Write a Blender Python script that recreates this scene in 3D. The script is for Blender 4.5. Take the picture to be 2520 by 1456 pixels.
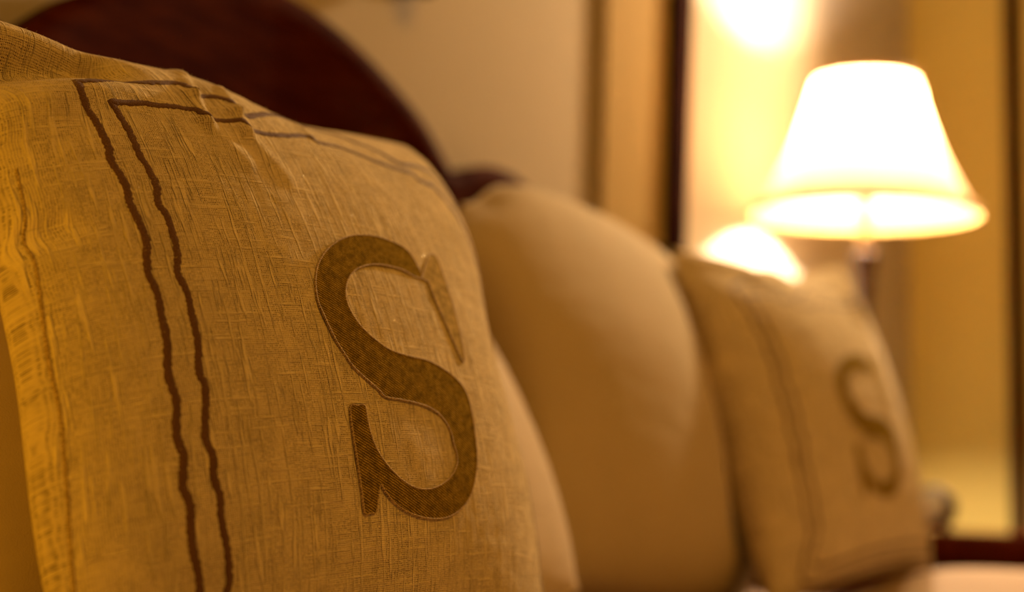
import bpy, bmesh, math, random
import numpy as np
from mathutils import Vector, Matrix, noise, geometry

scene = bpy.context.scene
for o in list(bpy.data.objects):
    bpy.data.objects.remove(o, do_unlink=True)

# ------------------------------------------------------------------ camera
TH, PITCH, ROLL = math.radians(37), math.radians(8.3), math.radians(2.0)
CAM = np.array([0, 0, .66])
_fh = np.array([math.cos(TH), math.sin(TH), 0]); _r = np.array([math.sin(TH), -math.cos(TH), 0]); _z = np.array([0, 0, 1.])
FWD = _fh*math.cos(PITCH)+_z*math.sin(PITCH); _u = -_fh*math.sin(PITCH)+_z*math.cos(PITCH)
RIGHT = _r*math.cos(ROLL)+_u*math.sin(ROLL); UP = -_r*math.sin(ROLL)+_u*math.cos(ROLL)
cd = bpy.data.cameras.new('camera'); cam = bpy.data.objects.new('camera', cd); scene.collection.objects.link(cam)
cam.matrix_world = Matrix([[RIGHT[i], UP[i], -FWD[i], CAM[i]] for i in range(3)]+[[0, 0, 0, 1]])
cd.sensor_width = 36; cd.lens = 50; cd.clip_start = .05
cd.dof.use_dof = True; cd.dof.focus_distance = .832; cd.dof.aperture_fstop = 2.5
scene.camera = cam

# ------------------------------------------------------------------ world, lights, exposure
w = bpy.data.worlds.new('world'); scene.world = w; w.use_nodes = True
w.node_tree.nodes['Background'].inputs[0].default_value = (1, .5, .12, 1)
w.node_tree.nodes['Background'].inputs[1].default_value = .0
vs = scene.view_settings
vs.view_transform = 'Standard'; vs.look = 'None'; vs.gamma = 1; vs.exposure = 0; vs.use_curve_mapping = False

def light(name, kind, loc, col, power, size, target=None):
    l = bpy.data.lights.new(name, kind); l.color = col; l.energy = power
    if kind == 'AREA': l.shape = 'DISK'; l.size = size
    else: l.shadow_soft_size = size
    o = bpy.data.objects.new(name, l); scene.collection.objects.link(o); o.location = loc
    if target is not None:
        o.rotation_euler = (Vector(target)-Vector(loc)).to_track_quat('-Z', 'Y').to_euler()
    return o
# the matching bedside lamp on the near side of the bed (out of frame) and an added overhead area fill
light('bedside_light', 'POINT', (-.10, .83, .78), (1, .43, .006), 6.6, .07)
light('overhead_fill', 'AREA', (1.0, -.9, 2.5), (1, .44, .03), 17, .6, (1.0, .0, 0))
spot = light('added_side_spot', 'SPOT', (2.75, .84, 1.92), (1, .67, .34), 142, .06, (1.12, .74, .84))  # unseen spot added to light pillows and wall; cone spares the far corner
spot.data.spot_size = math.radians(84); spot.data.spot_blend = .75
BULB = 2200

# ------------------------------------------------------------------ helpers
def link(o, parent=None):
    scene.collection.objects.link(o)
    if parent is not None: o.parent = parent
    return o
def mesh_obj(name, verts, faces, mat=None, parent=None, smooth=True, uv=None):
    me = bpy.data.meshes.new(name); me.from_pydata([tuple(map(float, v)) for v in verts], [], [tuple(map(int, f)) for f in faces]); me.update()
    if uv is not None:
        L = me.uv_layers.new(name='UVMap'); li = np.zeros(len(me.loops), int); me.loops.foreach_get('vertex_index', li)
        L.data.foreach_set('uv', np.asarray(uv, np.float32)[li].ravel())
    if smooth: me.polygons.foreach_set('use_smooth', [True]*len(me.polygons))
    if mat: me.materials.append(mat)
    return link(bpy.data.objects.new(name, me), parent)
def empty(name, loc, label=None, cat=None, group=None):
    o = bpy.data.objects.new(name, None); o.location = loc; o.empty_display_size = .05; link(o); tag(o, label, cat, group); return o
def tag(o, label=None, cat=None, group=None, kind=None):
    if label: o['label'] = label
    if cat: o['category'] = cat
    if group: o['group'] = group
    if kind: o['kind'] = kind
    return o
def bm_obj(name, bm, mat, parent=None, smooth=False):
    me = bpy.data.meshes.new(name); bm.normal_update(); bm.to_mesh(me); bm.free()
    if smooth: me.polygons.foreach_set('use_smooth', [True]*len(me.polygons))
    if mat: me.materials.append(mat)
    return link(bpy.data.objects.new(name, me), parent)
def box(name, lo, hi, mat, parent=None, bev=.0, off=(0, 0, 0)):
    bm = bmesh.new(); bmesh.ops.create_cube(bm, size=1)
    for v in bm.verts:
        v.co = Vector([(lo[i]+hi[i])/2+v.co[i]*(hi[i]-lo[i])-off[i] for i in range(3)])
    if bev: bmesh.ops.bevel(bm, geom=bm.edges[:], offset=bev, segments=3, affect='EDGES')
    return bm_obj(name, bm, mat, parent)
def lathe(name, prof, mat, parent=None, n=64, loc=(0, 0, 0), thick=0):
    vs_, fs = [], []
    for r, z in prof:
        for k in range(n):
            a = 2*math.pi*k/n; vs_.append((loc[0]+r*math.cos(a), loc[1]+r*math.sin(a), loc[2]+z))
    for i in range(len(prof)-1):
        for k in range(n):
            fs.append((i*n+k, i*n+(k+1) % n, (i+1)*n+(k+1) % n, (i+1)*n+k))
    return mesh_obj(name, vs_, fs, mat, parent)
def tube(pts, rad, n=6, closed=False):
    pts = [Vector(p) for p in pts]; V, Fc = [], []; m = len(pts)
    for i, p in enumerate(pts):
        a = pts[(i-1) % m] if (i or closed) else p; b = pts[(i+1) % m] if (i < m-1 or closed) else p
        t = (b-a).normalized(); s = t.cross(Vector((.31, .77, .55))).normalized(); q = s.cross(t)
        for k in range(n):
            an = 2*math.pi*k/n; V.append(p+s*rad*math.cos(an)+q*rad*math.sin(an))
    for i in range(m if closed else m-1):
        for k in range(n):
            Fc.append((i*n+k, i*n+(k+1) % n, ((i+1) % m)*n+(k+1) % n, ((i+1) % m)*n+k))
    return V, Fc
def catmull(P, closed, sub):
    P = np.asarray(P, float); n = len(P); out = []
    for i in range(n if closed else n-1):
        p0, p1, p2, p3 = (P[(i+k) % n] if closed else P[min(max(i+k, 0), n-1)] for k in (-1, 0, 1, 2))
        for s in np.arange(sub)/sub:
            out.append(.5*((2*p1)+(-p0+p2)*s+(2*p0-5*p1+4*p2-p3)*s*s+(-p0+3*p1-3*p2+p3)*s**3))
    if not closed: out.append(P[-1])
    return np.array(out)

class NT:
    def __init__(s, name):
        s.m = bpy.data.materials.new(name); s.m.use_nodes = True; s.t = s.m.node_tree; s.b = s.t.nodes['Principled BSDF']
    def n(s, typ, **kw):
        nd = s.t.nodes.new(typ)
        for k, v in kw.items():
            if k.startswith('i_'):
                key = k[2:]; nd.inputs[int(key) if key.isdigit() else key].default_value = v
            else: setattr(nd, k, v)
        return nd
    def l(s, a, b): s.t.links.new(a, b)
    def math(s, op, a, b=None, c=None, clamp=False):
        nd = s.n('ShaderNodeMath', operation=op); nd.use_clamp = clamp
        for i, x in enumerate((a, b, c)):
            if x is None: continue
            if isinstance(x, (int, float)): nd.inputs[i].default_value = x
            else: s.l(x, nd.inputs[i])
        return nd.outputs[0]
    def noise(s, vec, scale, detail=2, rough=.5, sx=1, sy=1, sz=1):
        mp = s.n('ShaderNodeMapping'); mp.inputs['Scale'].default_value = (sx, sy, sz); s.l(vec, mp.inputs[0])
        nd = s.n('ShaderNodeTexNoise'); nd.inputs['Scale'].default_value = scale; nd.inputs['Detail'].default_value = detail; nd.inputs['Roughness'].default_value = rough
        s.l(mp.outputs[0], nd.inputs['Vector']); return nd.outputs['Fac']
    def mix(s, fac, a, b):
        nd = s.n('ShaderNodeMix', data_type='RGBA')
        for x, i in ((fac, 0), (a, 6), (b, 7)):
            if hasattr(x, 'links'): s.l(x, nd.inputs[i])
            else: nd.inputs[i].default_value = x if i == 0 else (*x, 1) if len(x) == 3 else x
        return nd.outputs[2]
    def ramp(s, x, a, b, lo=0., hi=1.):
        nd = s.n('ShaderNodeMapRange', interpolation_type='SMOOTHSTEP'); s.l(x, nd.inputs[0])
        for i, v in zip((1, 2, 3, 4), (a, b, lo, hi)): nd.inputs[i].default_value = v
        return nd.outputs[0]
    def bump(s, h, dist, strength=1.):
        nd = s.n('ShaderNodeBump'); nd.inputs['Strength'].default_value = strength; nd.inputs['Distance'].default_value = dist
        s.l(h, nd.inputs['Height']); s.l(nd.outputs[0], s.b.inputs['Normal']); return nd
    def set(s, **k):
        for a, v in k.items():
            key = {'col': 'Base Color', 'rough': 'Roughness', 'metal': 'Metallic', 'sheen': 'Sheen Weight', 'spec': 'Specular IOR Level', 'ecol': 'Emission Color', 'estr': 'Emission Strength', 'coat': 'Coat Weight'}[a]
            s.b.inputs[key].default_value = (*v, 1) if isinstance(v, tuple) else v
        return s
def plain(name, col, rough=.7, **k):
    t = NT(name).set(col=col, rough=rough, **k)
    tc = t.n('ShaderNodeTexCoord'); f = t.noise(tc.outputs['Object'], 6, 4)
    t.l(t.mix(t.ramp(f, .3, .7), tuple(c*.94 for c in col), col), t.b.inputs['Base Color']); return t.m

# ------------------------------------------------------------------ materials
def mat_wall(name, col):
    t = NT(name).set(rough=.85, spec=.2); tc = t.n('ShaderNodeTexCoord')
    f = t.noise(tc.outputs['Object'], 3, 5); g = t.noise(tc.outputs['Object'], 220, 2)
    t.l(t.mix(t.ramp(f, .3, .7), tuple(c*.96 for c in col), col), t.b.inputs['Base Color']); t.bump(g, .0006, .5); return t.m
def mat_wood(name, c1, c2, rough=.35, axis=(1, 1, 1)):
    t = NT(name).set(rough=rough, spec=.03); tc = t.n('ShaderNodeTexCoord')
    f = t.noise(tc.outputs['Object'], 14, 6, .6, *axis)
    t.l(t.mix(t.ramp(f, .35, .68), c1, c2), t.b.inputs['Base Color']); t.bump(f, .0008, .4); return t.m
def mat_linen(name, col, fine=1.0):
    """open-weave slubby gauze; UVs are metres along weft / warp"""
    t = NT(name).set(rough=.95, spec=.06, sheen=.05); uv = t.n('ShaderNodeUVMap').outputs[0]
    # warp the threads a little
    nz = t.n('ShaderNodeTexNoise', i_Scale=95., i_Detail=2.); t.l(uv, nz.inputs['Vector'])
    sub = t.n('ShaderNodeVectorMath', operation='SUBTRACT'); t.l(nz.outputs['Color'], sub.inputs[0]); sub.inputs[1].default_value = (.5, .5, .5)
    scl = t.n('ShaderNodeVectorMath', operation='SCALE'); t.l(sub.outputs[0], scl.inputs[0]); scl.inputs['Scale'].default_value = .0022
    add = t.n('ShaderNodeVectorMath', operation='ADD'); t.l(uv, add.inputs[0]); t.l(scl.outputs[0], add.inputs[1])
    sep = t.n('ShaderNodeSeparateXYZ'); t.l(add.outputs[0], sep.inputs[0])
    P = .00118
    A = t.math('MULTIPLY_ADD', t.math('COSINE', t.math('MULTIPLY', sep.outputs[0], 2*math.pi/P)), .5, .5)
    B = t.math('MULTIPLY_ADD', t.math('COSINE', t.math('MULTIPLY', sep.outputs[1], 2*math.pi/P)), .5, .5)
    # slubs: long thin streaks along each thread direction
    sv = t.noise(uv, 1, 2, .6, 330, 20, 1); sh = t.noise(uv, 1, 2, .6, 20, 330, 1)
    svr = t.ramp(sv, .52, .64); shr = t.ramp(sh, .55, .70)
    thin_v = t.ramp(sv, .40, .30); thin_h = t.ramp(sh, .42, .30)
    patch = t.ramp(t.noise(uv, 1, 3, .6, 90, 70, 1), .36, .58)
    # right half shows more warp ridges, left more weft
    hole = t.math('MULTIPLY', t.math('SUBTRACT', 1, A), t.math('SUBTRACT', 1, B))
    openw = t.math('MULTIPLY', t.math('SUBTRACT', 1, svr), t.math('SUBTRACT', 1, shr))
    dots = t.ramp(hole, .20, .70)
    jit = t.ramp(t.noise(uv, 620, 1), .36, .60)
    dots = t.math('MULTIPLY', t.math('MULTIPLY', dots, openw), t.math('MULTIPLY_ADD', t.math('MULTIPLY', patch, jit), 1.0, t.math('MULTIPLY_ADD', jit, .30, .05)))
    line = t.math('MAXIMUM', thin_v, thin_h)
    dark = t.math('MAXIMUM', t.math('MULTIPLY', dots, .88), t.math('MULTIPLY', line, .13))
    tone = t.ramp(t.noise(uv, 1, 4, .65, 26, 26, 1), .3, .7)
    c1 = t.mix(tone, tuple(c*.86 for c in col), col)
    c2 = t.mix(t.math('MULTIPLY', t.math('MAXIMUM', svr, t.math('MULTIPLY', shr, .6)), .5), c1, tuple(min(1, c*1.18) for c in col))
    c3 = t.mix(dark, c2, (col[0]*.10, col[1]*.055, col[2]*.03))
    vo = t.n('ShaderNodeTexVoronoi', i_Scale=190.); t.l(uv, vo.inputs['Vector']); sc = t.n('ShaderNodeSeparateColor'); t.l(vo.outputs['Color'], sc.inputs[0])
    glint = t.math('MULTIPLY', t.ramp(vo.outputs['Distance'], .09, .05), t.ramp(sc.outputs[0], .80, .84))
    t.l(t.mix(glint, c3, (.95, .85, .6)), t.b.inputs['Base Color']); t.l(t.math('MULTIPLY', glint, .9), t.b.inputs['Metallic']); t.l(t.math('MULTIPLY_ADD', glint, -.6, .95), t.b.inputs['Roughness'])
    h = t.math('ADD', t.math('MULTIPLY', t.math('ADD', A, B), .28), t.math('MULTIPLY', t.math('MAXIMUM', svr, t.math('MULTIPLY', shr, .5)), 1.7))
    h = t.math('SUBTRACT', h, t.math('MULTIPLY', line, .3))
    h = t.math('ADD', h, t.math('MULTIPLY', t.noise(uv, 700, 2), .5))
    t.bump(h, .00075*fine, 1.)
    return t.m
def mat_satin(name, c1, c2):
    t = NT(name).set(rough=.75, spec=.0); uv = t.n('ShaderNodeUVMap').outputs[0]
    nz = t.n('ShaderNodeTexNoise', i_Scale=260., i_Detail=2.); t.l(uv, nz.inputs['Vector'])
    sep = t.n('ShaderNodeSeparateXYZ'); t.l(uv, sep.inputs[0])
    d = t.math('ADD', t.math('MULTIPLY', sep.outputs[0], .55), sep.outputs[1])
    d = t.math('MULTIPLY_ADD', nz.outputs['Fac'], .0011, d)
    s = t.math('MULTIPLY_ADD', t.math('SINE', t.math('MULTIPLY', d, 2*math.pi/.0018)), .5, .5)
    br = t.ramp(t.noise(uv, 1400, 2), .35, .7)
    f = t.math('MULTIPLY', t.ramp(s, .30, 1.), t.math('MULTIPLY_ADD', br, .85, .15))
    mo = t.ramp(t.noise(uv, 170, 4, .65), .30, .68, .62, 1.25)
    mx = t.n('ShaderNodeVectorMath', operation='SCALE'); t.l(t.mix(f, c1, c2), mx.inputs[0]); t.l(mo, mx.inputs['Scale'])
    t.l(mx.outputs[0], t.b.inputs['Base Color'])
    t.bump(t.math('ADD', s, t.math('MULTIPLY', br, .5)), .0006, 1.); return t.m
def mat_thread(name, c1, c2, period=.0012):
    t = NT(name).set(rough=.7, spec=.3, sheen=.2); uv = t.n('ShaderNodeUVMap').outputs[0]
    f = t.ramp(t.noise(uv, 1300, 2), .35, .65)
    t.l(t.mix(f, c1, c2), t.b.inputs['Base Color']); t.bump(f, .0003, .8); return t.m
def mat_cloth(name, col, rough=.85, sc=900):
    t = NT(name).set(rough=rough, spec=.2, sheen=.15); tc = t.n('ShaderNodeTexCoord')
    f = t.noise(tc.outputs['Object'], 9, 4); g = t.noise(tc.outputs['Object'], sc, 2)
    t.l(t.mix(t.ramp(f, .3, .7), tuple(c*.95 for c in col), col), t.b.inputs['Base Color']); t.bump(g, .0004, .4); return t.m

CREAM = (.86, .73, .47)
M = dict(
    wall=mat_wall('painted_wall', (.53, .47, .36)), side=mat_wall('ochre_wall', (.68, .56, .17)),
    ceil=mat_wall('ceiling_paint', (.8, .76, .66)), floor=mat_wood('floor_boards', (.20, .10, .04), (.30, .17, .07), .5, (.3, 6, 1)),
    maho=mat_wood('mahogany', (.038, .0024, .0002), (.078, .012, .0005), .7, (1, 8, 8)),
    post=mat_wood('dark_post_wood', (.016, .0016, .0004), (.024, .003, .0006), .9, (8, 8, 1)),
    linen=mat_linen('slub_linen', CREAM), stripe=mat_thread('drawn_thread_stripe', (.085, .030, .006), (.19, .085, .025)),
    satin=mat_satin('satin_twill', (.20, .122, .011), (.76, .57, .13)), lit_satin=mat_satin('lit_satin_twill', (.50, .37, .14), (.86, .70, .34)), cord=mat_thread('edge_cord', (.22, .135, .035), (.76, .57, .25)),  # second satin is the letter's, with grazing lamp light put into its colour
    plainA=mat_cloth('taupe_sateen', (.52, .42, .25)), plainB=mat_cloth('ecru_sateen', (.60, .49, .34)),
    sheet=mat_cloth('bed_linen', (.40, .28, .16)), mattress=mat_cloth('mattress_ticking', (.7, .62, .48)),
    curtain=mat_wall('pale_timber', (.42, .30, .10)), brass=plain('aged_brass', (.72, .50, .22), .35, metal=.8),
    bronze=plain('dark_bronze', (.045, .02, .01), .4, metal=.3), grey=plain('dark_grey_plastic', (.10, .085, .08), .5), pale=plain('pale_dial', (.72, .72, .62), .4),
)

# ------------------------------------------------------------------ room
def struct(o): o['kind'] = 'structure'; return o
WY, WX = 1.14, 2.94
struct(box('wall_back', (-1.7, WY, 0), (WX+.1, WY+.1, 2.6), M['wall']))
struct(box('wall_right', (WX, -3.2, 0), (WX+.1, WY, 2.6), M['side']))
struct(box('wall_left', (-1.8, -3.2, 0), (-1.7, WY+.1, 2.6), M['wall']))
struct(box('wall_front', (-1.7, -3.3, 0), (WX+.1, -3.2, 2.6), M['wall']))
struct(box('floor', (-1.8, -3.3, -.1), (WX+.1, WY+.1, 0), M['floor']))
struct(box('ceiling', (-1.8, -3.3, 2.6), (WX+.1, WY+.1, 2.7), M['ceil']))
struct(box('trim_1', (1.70, WY-.013, 0), (1.89, WY, 2.6), M['curtain'], bev=.008))
t2 = struct(box('trim_2', (-.021, -.015, -1.2), (.021, .015, 1.2), M['post'], bev=.004)); t2.location = (1.912, 1.1245, 1.26); t2.rotation_euler = (0, math.radians(1.8), 0)
struct(box('trim_3', (WX-.025, .893, 0), (WX, .925, 2.6), M['post'], bev=.004))

# ------------------------------------------------------------------ bed
bed = empty('bed', (1.0, 0, 0), 'bed with a lobed dark mahogany headboard rising in a round arch behind the pillows', 'bed')
def bl(p): return (p[0]-1.0, p[1], p[2])
prof = [(1.0, 1.192), (1.055, 1.186), (1.115, 1.170), (1.165, 1.150), (1.213, 1.127), (1.25, 1.104), (1.281, 1.077), (1.302, 1.058), (1.313, 1.055), (1.33, 1.064), (1.36, 1.076), (1.40, 1.082), (1.45, 1.076), (1.52, 1.050), (1.60, 1.010), (1.72, .965), (1.84, .945), (1.90, .94)]
prof = [tuple(p) for p in catmull(prof, False, 5)]
full = [(2-x, z) for x, z in prof[::-1]]+prof[1:]
n = len(full); V = []; Fc = []
rows = [(1.079, .0), (1.075, .008), (1.079, .016), (1.083, .019)]
for y, ins in ((1.083, 0.), (1.077, .004), (1.0745, .012), (1.077, .030), (1.079, .034)):
    for x, z in full: V.append(bl((1+(x-1)*(1-ins/.9), y, z-ins)))
for k in range(4):
    for i in range(n-1): Fc.append((k*n+i, k*n+i+1, (k+1)*n+i+1, (k+1)*n+i))
b0 = len(V)
for x, z in full: V.append(bl((1+(x-1)*(1-.034/.9), 1.079, .30)))
for i in range(n-1): Fc.append((4*n+i, 4*n+i+1, b0+i+1, b0+i))
b1 = len(V)
for x, z in full: V.append(bl((x, 1.118, z)))
for i in range(n-1): Fc.append((i+1, i, b1+i, b1+i+1))
b2 = len(V)
for x, z in full: V.append(bl((x, 1.118, .30)))
for i in range(n-1): Fc.append((b1+i+1, b1+i, b2+i, b2+i+1))
mesh_obj('headboard', V, Fc, M['maho'], bed)
for sx in (.10, 1.84):
    box('headboard_post', bl((sx, 1.07, 0)), bl((sx+.06, 1.125, .96)), M['maho'], bed, .006)
for sx in (.10, 1.855):
    box('side_rail', bl((sx, -.95, .22)), bl((sx+.045, 1.07, .36)), M['maho'], bed, .005)
box('mattress', bl((.16, -.95, .27)), bl((1.84, 1.06, .505)), M['mattress'], bed, .04)
for sx in (.11, 1.85):
    box('leg', bl((sx, -.98, 0)), bl((sx+.05, -.93, .36)), M['maho'], bed, .006)
# sheet/duvet puffed up along the far side of the bed
def duvet_h(x, y):
    h = .545+.056*math.exp(-((x-1.82)/.10)**2)*(1/(1+math.exp((y-.74)/.03)))
    h += .004*noise.noise((x*5, y*5, 0))
    e = max(0, x-1.86)/.09; h -= .30*max(0, e-.0)**2.2 if e < 1 else .30
    e2 = max(0, .10-x)/.06; h -= .28*min(1, e2)**2
    return h
xs = np.concatenate([np.linspace(.03, .2, 14), np.linspace(.215, 1.6, 90), np.linspace(1.62, 1.955, 40)]); ys = np.concatenate([np.linspace(-.98, .45, 24), np.linspace(.465, 1.05, 48)])
V = [(x, y, duvet_h(x, y)) for y in ys for x in xs]; nx = len(xs)
Fc = [(j*nx+i, j*nx+i+1, (j+1)*nx+i+1, (j+1)*nx+i) for j in range(len(ys)-1) for i in range(nx-1)]
dv = mesh_obj('bed_cover', V, Fc, M['sheet'])
sm = dv.modifiers.new('thickness', 'SOLIDIFY'); sm.thickness = .008; sm.offset = -1
tag(dv, 'pale cream bed cover puffed up beside the right-hand embroidered pillow', 'bed cover')

# ------------------------------------------------------------------ nightstand
ns = empty('nightstand', (2.24, .80, 0), 'dark red-brown wooden nightstand carrying the lit lamp, seen edge-on at lower right', 'nightstand')
def nl(p): return (p[0]-2.24, p[1]-.80, p[2])
NZ = .640
box('table_top', nl((2.0, .50, NZ-.036)), nl((2.50, 1.11, NZ)), M['maho'], ns, .005)
box('body', nl((2.03, .53, .30)), nl((2.47, 1.09, NZ-.036)), M['maho'], ns, .004)
dr = box('drawer', nl((2.06, .515, .42)), nl((2.44, .53, .58)), M['maho'], ns, .004)
kb = lathe('knob', [(.0, .0), (.008, .0), (.008, .008), (.014, .014), (.012, .022), (0, .024)], M['brass'], dr, 20)
kb.rotation_euler = (math.radians(90), 0, 0); kb.location = nl((2.25, .515, .50))
for x in (2.035, 2.425):
    for y in (.535, 1.045): box('leg', nl((x, y, 0)), nl((x+.04, y+.04, .30)), M['maho'], ns, .004)

# ------------------------------------------------------------------ lamp
LX, LY, SB = 2.203, .931, 1.158      # axis, bottom of shade
lamp = empty('table_lamp', (LX, LY, NZ), 'lit table lamp with a flared cream bell shade and dark turned stem on nightstand', 'lamp')
z0 = SB-NZ
def shade_mat():
    t = NT('lit_shade_fabric'); tr = t.n('ShaderNodeBsdfTranslucent', i_Color=(.68, .42, .22, 1)); df = t.n('ShaderNodeBsdfDiffuse', i_Color=(.90, .78, .55, 1))
    tc = t.n('ShaderNodeTexCoord'); f = t.noise(tc.outputs['Object'], 300, 2)
    bp = t.n('ShaderNodeBump', i_Strength=.3, i_Distance=.0005); t.l(f, bp.inputs['Height']); t.l(bp.outputs[0], df.inputs['Normal'])
    mx = t.n('ShaderNodeMixShader', i_Fac=.5); t.l(tr.outputs[0], mx.inputs[1]); t.l(df.outputs[0], mx.inputs[2])
    mx.inputs[0].default_value = .6
    out = [q for q in t.t.nodes if q.type == 'OUTPUT_MATERIAL'][0]; t.l(mx.outputs[0], out.inputs[0]); return t.m
sp = catmull([(.081, .222), (.088, .20), (.0955, .172), (.107, .138), (.120, .104), (.134, .075), (.146, .052), (.163, .022), (.181, .0)], False, 6)
lathe('lamp_shade', [(r, z0+z) for r, z in sp*1.03], shade_mat(), lamp, 96)
trimm = mat_cloth('shade_trim', (.62, .38, .12))
for r, z in ((.084, .2287), (.187, .0)):
    k_ = .010 if z == 0 else .004
    lathe('shade_trim', [(r-.0015, z0+z-.004), (r+.0015, z0+z-.005), (r+.0022, z0+z), (r+.001-.6*(k_-.004), z0+z+k_), (r-.0018-.6*(k_-.004), z0+z+k_-.001), (r-.0015, z0+z-.004)], trimm, lamp, 96)
bt = NT('bulb_glow'); bt.set(col=(1, .9, .7), ecol=(1, .74, .54), estr=BULB)
lathe('bulb', [(0, z0+.190), (.010, z0+.188), (.019, z0+.180), (.024, z0+.166), (.023, z0+.152), (.016, z0+.134), (.012, z0+.124), (.012, z0+.117)], bt.m, lamp, 32)
lathe('socket', [(0, z0+.118), (.016, z0+.118), (.017, z0+.06), (.012, z0+.045), (.010, z0+.01), (.010, z0-.03), (.013, z0-.035), (.013, z0-.046), (.009, z0-.05), (.009, z0-.066), (0, z0-.066)], M['brass'], lamp, 32)
# harp carrying the shade
hp = []
for k in range(25):
    a = math.pi*k/24; hp.append((.040*math.cos(a)*(1 if 0 < k < 24 else .6), 0, z0+.085+.128*math.sin(a)))
V, Fc = tube(hp, .0018, 8); mesh_obj('harp', V, Fc, M['brass'], lamp)
V, Fc = [], []
for k in range(3):
    a = 2*math.pi*k/3+.4; v, f = tube([(.004*math.cos(a), .004*math.sin(a), z0+.216), (.080*math.cos(a), .080*math.sin(a), z0+.220)], .0015, 6)
    Fc += [tuple(i+len(V) for i in q) for q in f]; V += v
mesh_obj('shade_spider', V, Fc, M['brass'], lamp)
lathe('finial', [(0, z0+.246), (.006, z0+.241), (.008, z0+.233), (.004, z0+.226), (.006, z0+.220), (.006, z0+.214), (0, z0+.213)], M['brass'], lamp, 20)
lathe('stem', [(0, z0-.064), (.022, z0-.066), (.0245, z0-.072), (.021, z0-.080), (.0165, z0-.10), (.013, z0-.135), (.0115, z0-.18), (.013, z0-.24), (.022, z0-.30), (.034, z0-.35), (.036, z0-.385), (.026, z0-.42), (.016, z0-.44), (.020, z0-.455), (.020, .045), (.05, .03), (.075, .02), (.08, .006), (.078, 0), (0, 0)], M['bronze'], lamp, 48)

tilt = Matrix.Translation((0, 0, z0+.11))@Matrix.Rotation(math.radians(3.4), 4, Vector((math.sin(TH), -math.cos(TH), 0)))@Matrix.Translation((0, 0, -z0-.11))
for ch in lamp.children:
    if ch.name.split('.')[0] in ('lamp_shade', 'shade_trim', 'shade_spider', 'finial'): ch.data.transform(tilt)

# small clock on the nightstand
ck = empty('alarm_clock', (2.085, .772, NZ), 'small dark grey rounded bedside clock with pale face, peeking out behind right embroidered pillow', 'clock')
def disc(name, r, prof, mat, parent):
    o = lathe(name, prof, mat, parent, 32); return o
cb = lathe('clock_body', [(0, -.016), (.024, -.016), (.030, -.011), (.031, 0), (.030, .012), (.027, .016), (.0245, .013), (0, .013)], M['grey'], ck, 32)
cf = lathe('clock_face', [(0, .0142), (.023, .0142), (.0235, .013), (0, .013)], M['pale'], ck, 32)
for o in (cb, cf):
    o.rotation_euler = (0, math.radians(-82), math.radians(-8)); o.location = (0, 0, .036)
for dy in (-.016, .016):
    box('foot', (-.008, dy-.005, 0), (.008, dy+.005, .014), M['grey'], ck, .002)

# dark fitting on the wall just at the top of the picture
sc_ = empty('wall_light', (1.262, WY, 1.317), 'small dark wall light whose bottom tip shows at top edge above headboard', 'wall light')
lathe('back_plate', [(0, 0), (.038, 0), (.038, .008), (.03, .014), (0, .016)], M['bronze'], sc_, 32).rotation_euler = (math.radians(90), 0, 0)
ar = lathe('finial', [(0, -.048), (.012, -.044), (.022, -.030), (.026, -.012), (.020, .01), (.012, .03), (0, .034)], M['bronze'], sc_, 32); ar.location = (0, -.04, 0)
V, Fc = tube([(0, -.01, 0), (0, -.04, .02), (0, -.07, .05), (0, -.075, .09)], .006, 10); mesh_obj('arm', V, Fc, M['bronze'], sc_)
cupm = lathe('shade_cup', [(.012, .085), (.03, .10), (.045, .14), (.05, .17), (.047, .17), (.042, .14), (.028, .105), (.010, .09)], M['curtain'], sc_, 32); cupm.location = (0, -.075, 0)

# ------------------------------------------------------------------ pillows
def rot(yaw, tilt, roll):
    return np.array((Matrix.Rotation(yaw, 3, 'Z')@Matrix.Rotation(tilt, 3, 'X')@Matrix.Rotation(roll, 3, 'Y')))
WARP = np.array([[1,-1,0],[3,-4,-1],[-22,30,11],[-9,12,4],[20,-27,-9],[-1,0,3],[0,7,-13],[1,5,-11],[-1,-6,12],[-2,3,1],[2,-3,-1],[9,-12,-5],[3,-5,-1],[-6,8,2],[-4,4,4],[3,-2,-5],[-2,-7,16],[-5,-23,52],[2,-2,-1],[-3,3,3],[-2,3,-1],[-1,0,3],[1,1,-3],[3,-4,-1],[-2,-3,9],[1,10,-19],[6,29,-64],[-1,0,1],[1,-1,-1],[0,0,0],[-1,1,1],[1,0,-2],[-1,-1,6],[1,7,-16],[-1,-12,22],[-6,-35,75],[1,-1,0],[2,-1,-2],[0,-3,4],[2,0,-6],[0,-3,6],[0,4,-5],[-1,-5,11],[-1,9,-14],[4,33,-64],[-2,3,1],[-4,6,2],[-1,2,0],[-2,4,-1],[-4,1,9],[5,3,-18],[0,-8,14],[2,-13,17],[10,30,-77],[7,-11,-2],[7,-9,-5],[3,-4,-2],[1,-5,6],[9,-6,-14],[-5,-3,17],[-8,19,-9],[-4,1,10],[5,-3,-9],[-13,18,6],[-8,12,2],[-4,3,8],[-4,12,-10],[-2,4,-1],[-15,6,33],[42,-20,-83],[-20,-19,86],[-5,53,-72],[-27,38,12],[-24,34,10],[-6,4,8],[-12,20,-1],[-19,18,23],[-6,3,11],[58,-42,-89],[-23,-55,155],[-7,38,-42]], float)/1e4
WC = np.array([(x, y) for x in np.linspace(-1, 1, 9) for y in np.linspace(-1, 1, 9)])
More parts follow.
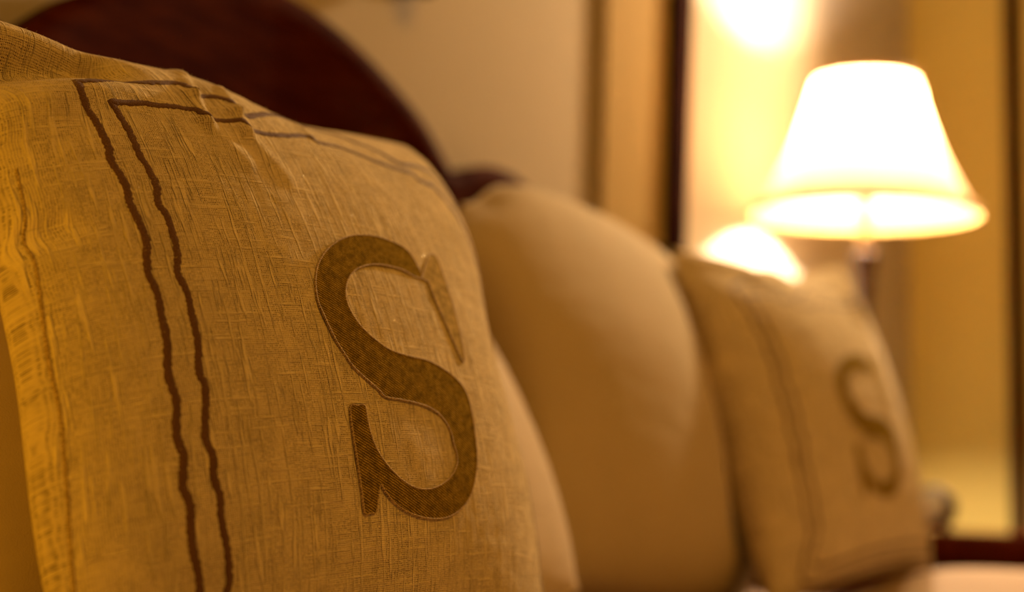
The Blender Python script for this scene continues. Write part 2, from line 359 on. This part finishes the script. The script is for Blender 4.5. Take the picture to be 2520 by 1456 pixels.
class Pillow:
    def __init__(s, a, b, T, Tb, p, warp=False, folds=(), crinkle=0., seed=0, rnd=0., drop=0., sag=()):
        s.drop = drop; s.sag = sag
        s.a, s.b, s.T, s.Tb, s.p, s.warp, s.folds, s.crinkle, s.seed, s.rnd = a, b, T, Tb, p, warp, folds, crinkle, seed, rnd
    def pts(s, u, v, back=False, lift=0., flat=False):
        u = np.asarray(u, float); v = np.asarray(v, float); c = 0 if s.rnd else .05
        h = np.maximum(1-u*u, 0)**s.p*np.maximum(1-v*v, 0)**s.p
        P = np.stack([s.a*u*(1-c*(1-v*v)*u*u), (s.Tb if back else -s.T)*h, s.b*v*(1-c*(1-u*u)*v*v)], -1)
        if s.rnd: P[..., 0] *= np.sqrt(1-s.rnd*v*v/2); P[..., 2] *= np.sqrt(1-s.rnd*u*u/2)
        if s.drop: q_ = np.exp(-((u+1)**2+(v-1)**2)/(2*.17**2)); P[..., 2] -= s.drop*q_; P[..., 0] += .4*s.drop*q_
        for cu, cv, su, sv_, dz in s.sag: P[..., 2] -= dz*np.exp(-((u-cu)/su)**2/2-((v-cv)/sv_)**2/2)
        if s.warp:
            B = np.exp(-((u[..., None]-WC[:, 0])**2+(v[..., None]-WC[:, 1])**2)/(2*.22**2)); P = P+B@WARP
        if not back: P[..., 1] -= s.relief(u, v, flat)+lift
        return P
    def relief(s, u, v, flat=False):
        d = np.zeros_like(u)
        for (u1, v1, u2, v2, sg, am) in s.folds:
            du, dv = u2-u1, v2-v1; L = du*du+dv*dv
            t = np.clip(((u-u1)*du+(v-v1)*dv)/L, 0, 1)
            d += am*np.exp(-((u-u1-t*du)**2+(v-v1-t*dv)**2)/(2*sg*sg))
        if s.crinkle and not flat:
            ed = np.minimum(1, np.minimum(1-np.abs(u), 1-np.abs(v))/.06).clip(0, 1)
            f = np.array([noise.noise((x*6, y*16, s.seed))+.8*noise.noise((x*22, y*8, s.seed+7))+.5*noise.noise((x*30, y*30, s.seed+3)) for x, y in zip(u.ravel(), v.ravel())]).reshape(u.shape)
            d += s.crinkle*f*ed
        return d
def spaced(n):     # denser towards the seam so the rounded edge is smooth
    t = np.linspace(-1, 1, n); return np.sign(t)*(1-(1-np.abs(t))**1.35)
def cover(pl, n, mat, parent, name='cover', bn=None):
    g = spaced(n); U, Vv = np.meshgrid(g, g)
    Pf = pl.pts(U, Vv).reshape(-1, 3); Pb = pl.pts(U, Vv, True).reshape(-1, 3)
    idx = np.arange(n*n).reshape(n, n)
    edge = (np.abs(U) > .9999) | (np.abs(Vv) > .9999); er = edge.ravel()
    Pf[er] = (Pf[er]+Pb[er])/2
    mp = np.where(er, np.arange(n*n), -1); ib = np.cumsum(~er)-1+n*n; bidx = np.where(er, np.arange(n*n), ib).reshape(n, n)
    V = np.concatenate([Pf, Pb[~er]])
    q = lambda I: np.stack([I[:-1, :-1], I[:-1, 1:], I[1:, 1:], I[1:, :-1]], -1).reshape(-1, 4)
    Fc = np.concatenate([q(idx), q(bidx)[:, ::-1]])
    uvm = np.stack([U.ravel()*pl.a, Vv.ravel()*pl.b], -1); uv = np.concatenate([uvm, uvm[~er]])
    return mesh_obj(name, V, Fc, mat, parent, True, uv)
def ribbon(pl, uv, width, mat, parent, name, lift=.0005, closed=False, rag=0., height=.0006, seed=1, flat=False):
    """flat woven band laid on the pillow's front; width in metres"""
    uv = np.asarray(uv, float); n = len(uv); S = np.array([pl.a, pl.b]); m = uv*S
    if closed: tg = np.roll(m, -1, 0)-np.roll(m, 1, 0)
    else: tg = np.gradient(m, axis=0)
    tg /= np.linalg.norm(tg, axis=1)[:, None]+1e-9; nm = np.stack([-tg[:, 1], tg[:, 0]], -1)
    rnd = random.Random(seed); prof_ = [(-.5, -.0004), (-.42, 1.), (0, 1.15), (.42, 1.), (.5, -.0004)]
    V, UVs, Fc = [], [], []; k = len(prof_); acc = 0
    wl = [width*(1+rag*rnd.uniform(-1, 1)) for _ in range(n)]; wr = [width*(1+rag*rnd.uniform(-1, 1)) for _ in range(n)]
    for o, hh in prof_:
        ww = np.array(wl if o < 0 else wr)
        q = m+nm*(o*ww)[:, None]; quv = np.clip(q/S, -1, 1)
        V.append(pl.pts(quv[:, 0], quv[:, 1], lift=lift+(height*hh if hh > 0 else -.0006), flat=flat)); UVs.append(q)
    V = np.stack(V, 1).reshape(-1, 3); UVs = np.stack(UVs, 1).reshape(-1, 2)
    for i in range(n if closed else n-1):
        j = (i+1) % n
        for c in range(k-1): Fc.append((i*k+c, i*k+c+1, j*k+c+1, j*k+c))
    return mesh_obj(name, V, Fc, mat, parent, True, UVs)
O_L = [[-0.7743,0.7361],[-0.7785,0.6903],[-0.7743,0.6474],[-0.7601,0.6106],[-0.7571,0.5709],[-0.7537,0.5315],[-0.7591,0.4862],[-0.7493,0.4408],[-0.7445,0.4024],[-0.748,0.3523],[-0.7446,0.3149],[-0.7383,0.2718],[-0.7389,0.2298],[-0.7552,0.1549],[-0.7494,0.1141],[-0.745,0.0707],[-0.7493,0.0153],[-0.7483,-0.0398],[-0.7632,-0.1296],[-0.7547,-0.189],[-0.7605,-0.2404],[-0.7652,-0.2964],[-0.7562,-0.3385],[-0.7671,-0.4123],[-0.7556,-0.4539],[-0.7599,-0.5415],[-0.7565,-0.5905],[-0.7491,-0.6589]]
I_L = [[-0.6952,0.6757],[-0.6869,0.6439],[-0.6796,0.6022],[-0.6765,0.547],[-0.6756,0.4996],[-0.666,0.4598],[-0.662,0.4008],[-0.6732,0.3496],[-0.6606,0.3117],[-0.6597,0.2562],[-0.663,0.1961],[-0.6772,0.1437],[-0.6696,0.1086],[-0.6661,0.0649],[-0.668,0.0254],[-0.6682,-0.047],[-0.6834,-0.133],[-0.6746,-0.1715],[-0.6963,-0.2954],[-0.6833,-0.3485],[-0.6897,-0.3935],[-0.6806,-0.4451],[-0.6822,-0.5048],[-0.6764,-0.5551],[-0.6719,-0.6534]]
O_T = [[-0.7732,0.739],[-0.6969,0.7602],[-0.6132,0.7972],[-0.5644,0.8058],[-0.5237,0.8091],[-0.4619,0.8228],[-0.3999,0.8326],[-0.3967,0.8003],[-0.3742,0.7838],[-0.3076,0.7964],[-0.2755,0.7877],[-0.26,0.7649],[-0.2449,0.7277],[-0.1929,0.7352],[-0.0292,0.8291],[0.08,0.89],[0.1327,0.8675],[0.2234,0.8691],[0.2875,0.8518],[0.3244,0.8206],[0.3857,0.7996],[0.459,0.7605],[0.5406,0.7237]]
I_T = [[-0.6983,0.6796],[-0.6462,0.6868],[-0.5929,0.6975],[-0.5411,0.7004],[-0.4996,0.7056],[-0.4589,0.7068],[-0.4271,0.7025],[-0.4187,0.6786],[-0.3782,0.6757],[-0.3251,0.6805],[-0.281,0.6795],[-0.2627,0.6582],[-0.2099,0.6556],[-0.1645,0.6594],[-0.0767,0.685],[0.0237,0.7233],[0.0634,0.7046],[0.1775,0.7215],[0.2561,0.709],[0.3386,0.6877],[0.4327,0.6808],[0.5774,0.6835]]
S_OUT = [[0.2683,0.198],[0.2616,0.2442],[0.2465,0.2812],[0.2095,0.301],[0.1506,0.3099],[0.0866,0.3135],[0.0261,0.3072],[-0.0282,0.2976],[-0.0918,0.2737],[-0.153,0.2385],[-0.201,0.1969],[-0.2329,0.1548],[-0.2515,0.1116],[-0.2596,0.0633],[-0.2527,0.0233],[-0.2419,-0.0195],[-0.2267,-0.063],[-0.2077,-0.097],[-0.1908,-0.1257],[-0.167,-0.1478],[-0.1345,-0.1729],[-0.1046,-0.1948],[-0.0867,-0.2125],[-0.0548,-0.2169],[-0.007,-0.2207],[0.0523,-0.228],[0.1029,-0.2373],[0.1424,-0.2524],[0.1744,-0.2766],[0.1949,-0.3108],[0.1972,-0.341],[0.205,-0.3708],[0.1981,-0.4043],[0.163,-0.4377],[0.1066,-0.4652],[0.0402,-0.4781],[-0.0196,-0.472],[-0.0649,-0.4541],[-0.1064,-0.4251],[-0.1368,-0.3946],[-0.1604,-0.3587],[-0.1728,-0.3162],[-0.176,-0.2754],[-0.1763,-0.2394],[-0.2056,-0.2395],[-0.2316,-0.2421],[-0.2392,-0.3092],[-0.2385,-0.3645],[-0.238,-0.4193],[-0.2359,-0.4797],[-0.2319,-0.5338],[-0.2109,-0.535],[-0.1893,-0.5333],[-0.1784,-0.5007],[-0.1619,-0.4599],[-0.147,-0.4776],[-0.1196,-0.5063],[-0.0767,-0.5326],[-0.021,-0.5515],[0.0386,-0.5616],[0.1024,-0.5615],[0.1594,-0.5497],[0.2093,-0.5261],[0.2518,-0.4931],[0.2846,-0.4494],[0.3155,-0.3876],[0.3287,-0.3184],[0.3356,-0.2587],[0.3363,-0.1988],[0.319,-0.1613],[0.2792,-0.1329],[0.2208,-0.1098],[0.1575,-0.0926],[0.0929,-0.0872],[0.0318,-0.0811],[-0.0242,-0.069],[-0.0725,-0.0427],[-0.1123,-0.0111],[-0.1362,0.0229],[-0.1466,0.0601],[-0.1405,0.0989],[-0.1148,0.1404],[-0.07,0.1757],[-0.0168,0.1977],[0.0446,0.2104],[0.1093,0.2127],[0.1746,0.2086],[0.2202,0.1946]]
S_SERIF = [[0.3669,0.2932],[0.4194,0.3027],[0.4204,0.2442],[0.4146,0.1699],[0.4069,0.09],[0.3907,0.0041],[0.3745,-0.0685],[0.3551,-0.0671],[0.3384,-0.0249],[0.3218,0.0327],[0.3079,0.0915],[0.2987,0.1441],[0.2977,0.1908],[0.2683,0.198]]
def dens(P, step):
    P = np.asarray(P, float); d = np.concatenate([[0], np.cumsum(np.linalg.norm(np.diff(P, axis=0), axis=1))]); s = np.arange(0, d[-1], step)
    return np.stack([np.interp(s, d, P[:, 0]), np.interp(s, d, P[:, 1])], -1)
def ring(Lp, Tp, s, bottom):
    left = catmull([(-s, bottom)]+[p for p in Lp[::-1]], False, 4); top = catmull(list(Tp)+[(s*.86, s*.96), (s, s*.95)], False, 4)
    e = s+.17; right = [(s, s*.95), (e*.97, .45), (e, 0), (e*.99, -.4), (e, -e)]; bot = [(e, -e), (0, -e*.99), (-s, -e), (-s, bottom)]
    return left, top, catmull(right, False, 6), catmull(bot, False, 6)
def letter(pl, parent, step):
    inner = []
    loops = [catmull(S_OUT, True, 3), catmull(S_SERIF, True, 2)]
    for L, nm in ((loops[0], 'letter'), (loops[1], 'letter_serif')):
        L = np.array(L); lo, hi = L.min(0), L.max(0)
        pts = [tuple(p) for p in L]; edges = [(i, (i+1) % len(L)) for i in range(len(L))]
        for x in np.arange(lo[0], hi[0], step):
            for y in np.arange(lo[1], hi[1], step):
                # inside test and a margin from the outline
                x2, y2 = np.roll(L[:, 0], -1), np.roll(L[:, 1], -1)
                c = ((L[:, 1] > y) != (y2 > y)) & (x < (x2-L[:, 0])*(y-L[:, 1])/(y2-L[:, 1]+1e-12)+L[:, 0])
                if c.sum() % 2 and np.min((L[:, 0]-x)**2+(L[:, 1]-y)**2) > (step*.45)**2: pts.append((x, y))
        vv, _, ff, _, _, _ = geometry.delaunay_2d_cdt([Vector(p) for p in pts], edges, [], 1, 1e-6)
        A = np.array([tuple(p) for p in vv]); P3 = pl.pts(A[:, 0], A[:, 1], lift=.0010, flat=True)
        fs = [tuple(f) if (A[f[1]][0]-A[f[0]][0])*(A[f[2]][1]-A[f[0]][1])-(A[f[1]][1]-A[f[0]][1])*(A[f[2]][0]-A[f[0]][0]) > 0 else tuple(f[::-1]) for f in ff]
        o = mesh_obj(nm, P3, fs, M['satin' if nm == 'letter' else 'lit_satin'], parent, True, A*np.array([pl.a, pl.b]))
        o['label'] = 'brown satin appliqué letter S' if nm == 'letter' else 'thin upright serif of the letter S'
        dl = dens(np.concatenate([L, L[:1]]), .0045)
        ribbon(pl, dl, .0010, M['cord'], o, 'edge_stitching', .0008, True, .3, .0005, flat=True)
def embroidered(name, label, loc, ang, pl, n, fine):
    root = empty(name, loc, label, 'pillow', 'embroidered cream linen pillows'); root.rotation_euler = Matrix([list(r) for r in rot(*ang)]).to_euler()
    cover(pl, n, M['linen'], root)
    for Lp, Tp, s, bo in ((O_L, O_T, .764, -.70), (I_L, I_T, .685, -.68)):
        parts = ring(Lp, Tp, s, bo)
        allp = np.concatenate([dens(q, .006 if fine else .02) for q in parts]) 
        o = ribbon(pl, allp, .0052 if s > .7 else .0049, M['stripe'], root, 'border_stripe', .0001, False, .22 if fine else 0, .0002)
    letter(pl, root, .012 if fine else .03)
    return root
PA, PT, PP = 0.21561, 0.08791, 0.44505
folds = [(-1.05, .80, -.62, .87, .05, -.030), (-1.0, .64, -.62, .80, .05, .006), (-.30, .97, -.395, .78, .016, .0035), (-.395, .78, -.41, .66, .016, .0045), (-.41, .66, -.33, .52, .02, .002),
         (-.23, .86, -.268, .73, .016, .0035), (-.268, .73, -.274, .64, .016, .004), (-.274, .64, -.20, .48, .022, .002), (-.33, .86, -.34, .70, .02, -.002), (.066, .82, .046, .73, .015, .002), (-1.0, .30, -.93, .31, .03, -.006)]
p1 = Pillow(PA, PA, PT, .055, PP, True, folds, .0004, 3)
e1 = embroidered('embroidered_pillow', 'large cream linen pillow with satin letter S in sharp focus at left front', [0.64988, 0.66937, 0.7338], [0.02008, -0.35987, -0.04987], p1, 260, True)
seam = dens(catmull([(-.965, .5), (-.972, .33), (-.979, .175), (-.984, .08), (-.986, -.04), (-.981, -.18), (-.982, -.38), (-.988, -.58), (-.988, -.8)], False, 6), .008)
ribbon(p1, seam, .0012, M['cord'], e1, 'hem_stitch', .0, False, .3, .0003)
# loose fibres along the cloth
rnd = random.Random(4); V, Fc = [], []
fu = np.array([rnd.uniform(-.99, .95) for _ in range(5000)]); fv = np.array([max(rnd.uniform(-.9, .99), rnd.uniform(-.9, .99)) for _ in range(5000)])
base = p1.pts(fu, fv); nb = np.cross(p1.pts(fu+.004, fv)-base, p1.pts(fu, fv+.004)-base); nb /= np.linalg.norm(nb, axis=1)[:, None]+1e-12
for b_, nn in zip(base, nb):
    L = rnd.uniform(.0006, .0022); d = Vector(nn)*-1 if nn[1] > 0 else Vector(nn); d = (d+Vector([rnd.uniform(-.9, .9) for _ in range(3)])).normalized(); s = d.orthogonal().normalized()*.00006
    b_ = Vector(b_); k = len(V); V += [b_-s, b_+s, b_+d*L*.6+s*.5, b_+d*L+Vector((0, 0, -.0004))]; Fc += [(k, k+1, k+2), (k, k+2, k+3)]
fz = mesh_obj('lint_fibres', V, Fc, M['linen'], e1, False); fz['kind'] = 'stuff'

folds3 = [(-1, .9, -.6, .8, .08, -.008), (.75, 1, .55, .6, .06, .006), (.55, .95, .45, .6, .05, -.006)]
p3 = Pillow(.214, .219, .078, .07, .445, False, folds3, .0012, 11, sag=((.10, 1, .34, .45, .022), (-.12, 1.02, .06, .10, -.010)))
embroidered('embroidered_pillow', 'blurred cream linen pillow with border stripes and letter S, farthest right on bed', (1.692, .79, .782), (-.084, -.267, -.101), p3, 90, False)

def plain_pillow(label, loc, ang, pl, mat, n=90):
    root = empty('plain_pillow', loc, label, 'pillow', 'plain pillows along the headboard'); root.rotation_euler = Matrix([list(r) for r in rot(*ang)]).to_euler()
    cover(pl, n, mat, root, 'pillowcase')
    g = np.linspace(-1, 1, 60); pth = [(x, 1) for x in g]+[(1, -x) for x in g[1:]]+[(-x, -1) for x in g[1:]]+[(-1, x) for x in g[1:-1]]
    A = np.array(pth); P3 = (pl.pts(A[:, 0], A[:, 1])+pl.pts(A[:, 0], A[:, 1], True))/2
    V, Fc = tube(P3, .0028, 6, True); mesh_obj('piping', V, Fc, mat, root)
    return root
p2 = Pillow(.315, .232, .097, .09, .45, False, [(-.9, .2, -.2, .1, .2, .004)], .0005, 21, .38, .036)
plain_pillow('plain taupe pillow leaning on headboard between the two embroidered pillows', (1.372, .882, .777), (.097, -.251, .064), p2, M['plainA'])
pb = Pillow(.322, .228, .086, .08, .45, False, [], .0005, 31, .38)
plain_pillow('plain pale pillow tucked behind the large front embroidered pillow, only its edges showing', (.768, .828, .748), (-.013, -.573, -.05), pb, M['plainB'])

# ------------------------------------------------------------------ soft things give way where they touch
from mathutils.bvhtree import BVHTree
bpy.context.view_layer.update()
def covers(root): return [c for c in root.children if c.name.split('.')[0] in ('cover', 'pillowcase')][0]
def bvh(o):
    m = o.matrix_world; return BVHTree.FromPolygons([m@v.co for v in o.data.vertices], [tuple(p.vertices) for p in o.data.polygons])
def press_all(o, trees, direction, gap):
    """soft contact: vertices of o inside another solid move out along direction, and their neighbours follow"""
    m = o.matrix_world; mi = m.inverted(); d = Vector(direction); W_ = [m@v.co for v in o.data.vertices]
    k0 = np.zeros(len(W_))
    for t_ in trees:
        for i, w_ in enumerate(W_):
            hit = t_.ray_cast(w_+d*.6, -d, .6)
            if hit[0] is None: continue
            k = (hit[0]-w_).dot(d)+gap
            if 0 < k < .17: k0[i] = max(k0[i], k)
    if not k0.any(): return
    e = np.array([tuple(x.vertices) for x in o.data.edges]); deg = np.bincount(e.ravel(), minlength=len(W_)); k = k0.copy()
    for _ in range(14):
        a = np.zeros(len(W_)); np.add.at(a, e[:, 0], k[e[:, 1]]); np.add.at(a, e[:, 1], k[e[:, 0]]); k = np.maximum(k0, a/deg)
    for v, w_, q in zip(o.data.vertices, W_, k): v.co = mi@(w_+d*float(q))
    o.data.update()
roots = {o.name: o for o in scene.objects if o.parent is None and o.name.startswith(('embroidered', 'plain'))}
c_e1, c_e3 = covers(roots['embroidered_pillow']), covers(roots['embroidered_pillow.001'])
c_p2, c_pb = covers(roots['plain_pillow']), covers(roots['plain_pillow.001'])
for root in (roots['plain_pillow.001'], roots['plain_pillow']):
    tr_ = [bvh(c_e1), bvh(c_e3)]+([bvh(c) for c in roots['plain_pillow.001'].children] if root.name == 'plain_pillow' else [])
    for ch in root.children: press_all(ch, tr_, (0, 1, 0), .016)
trees = [bvh(c) for c in (c_e1, c_e3, c_p2, c_pb)]
press_all(dv, trees, (0, 0, -1), .010)
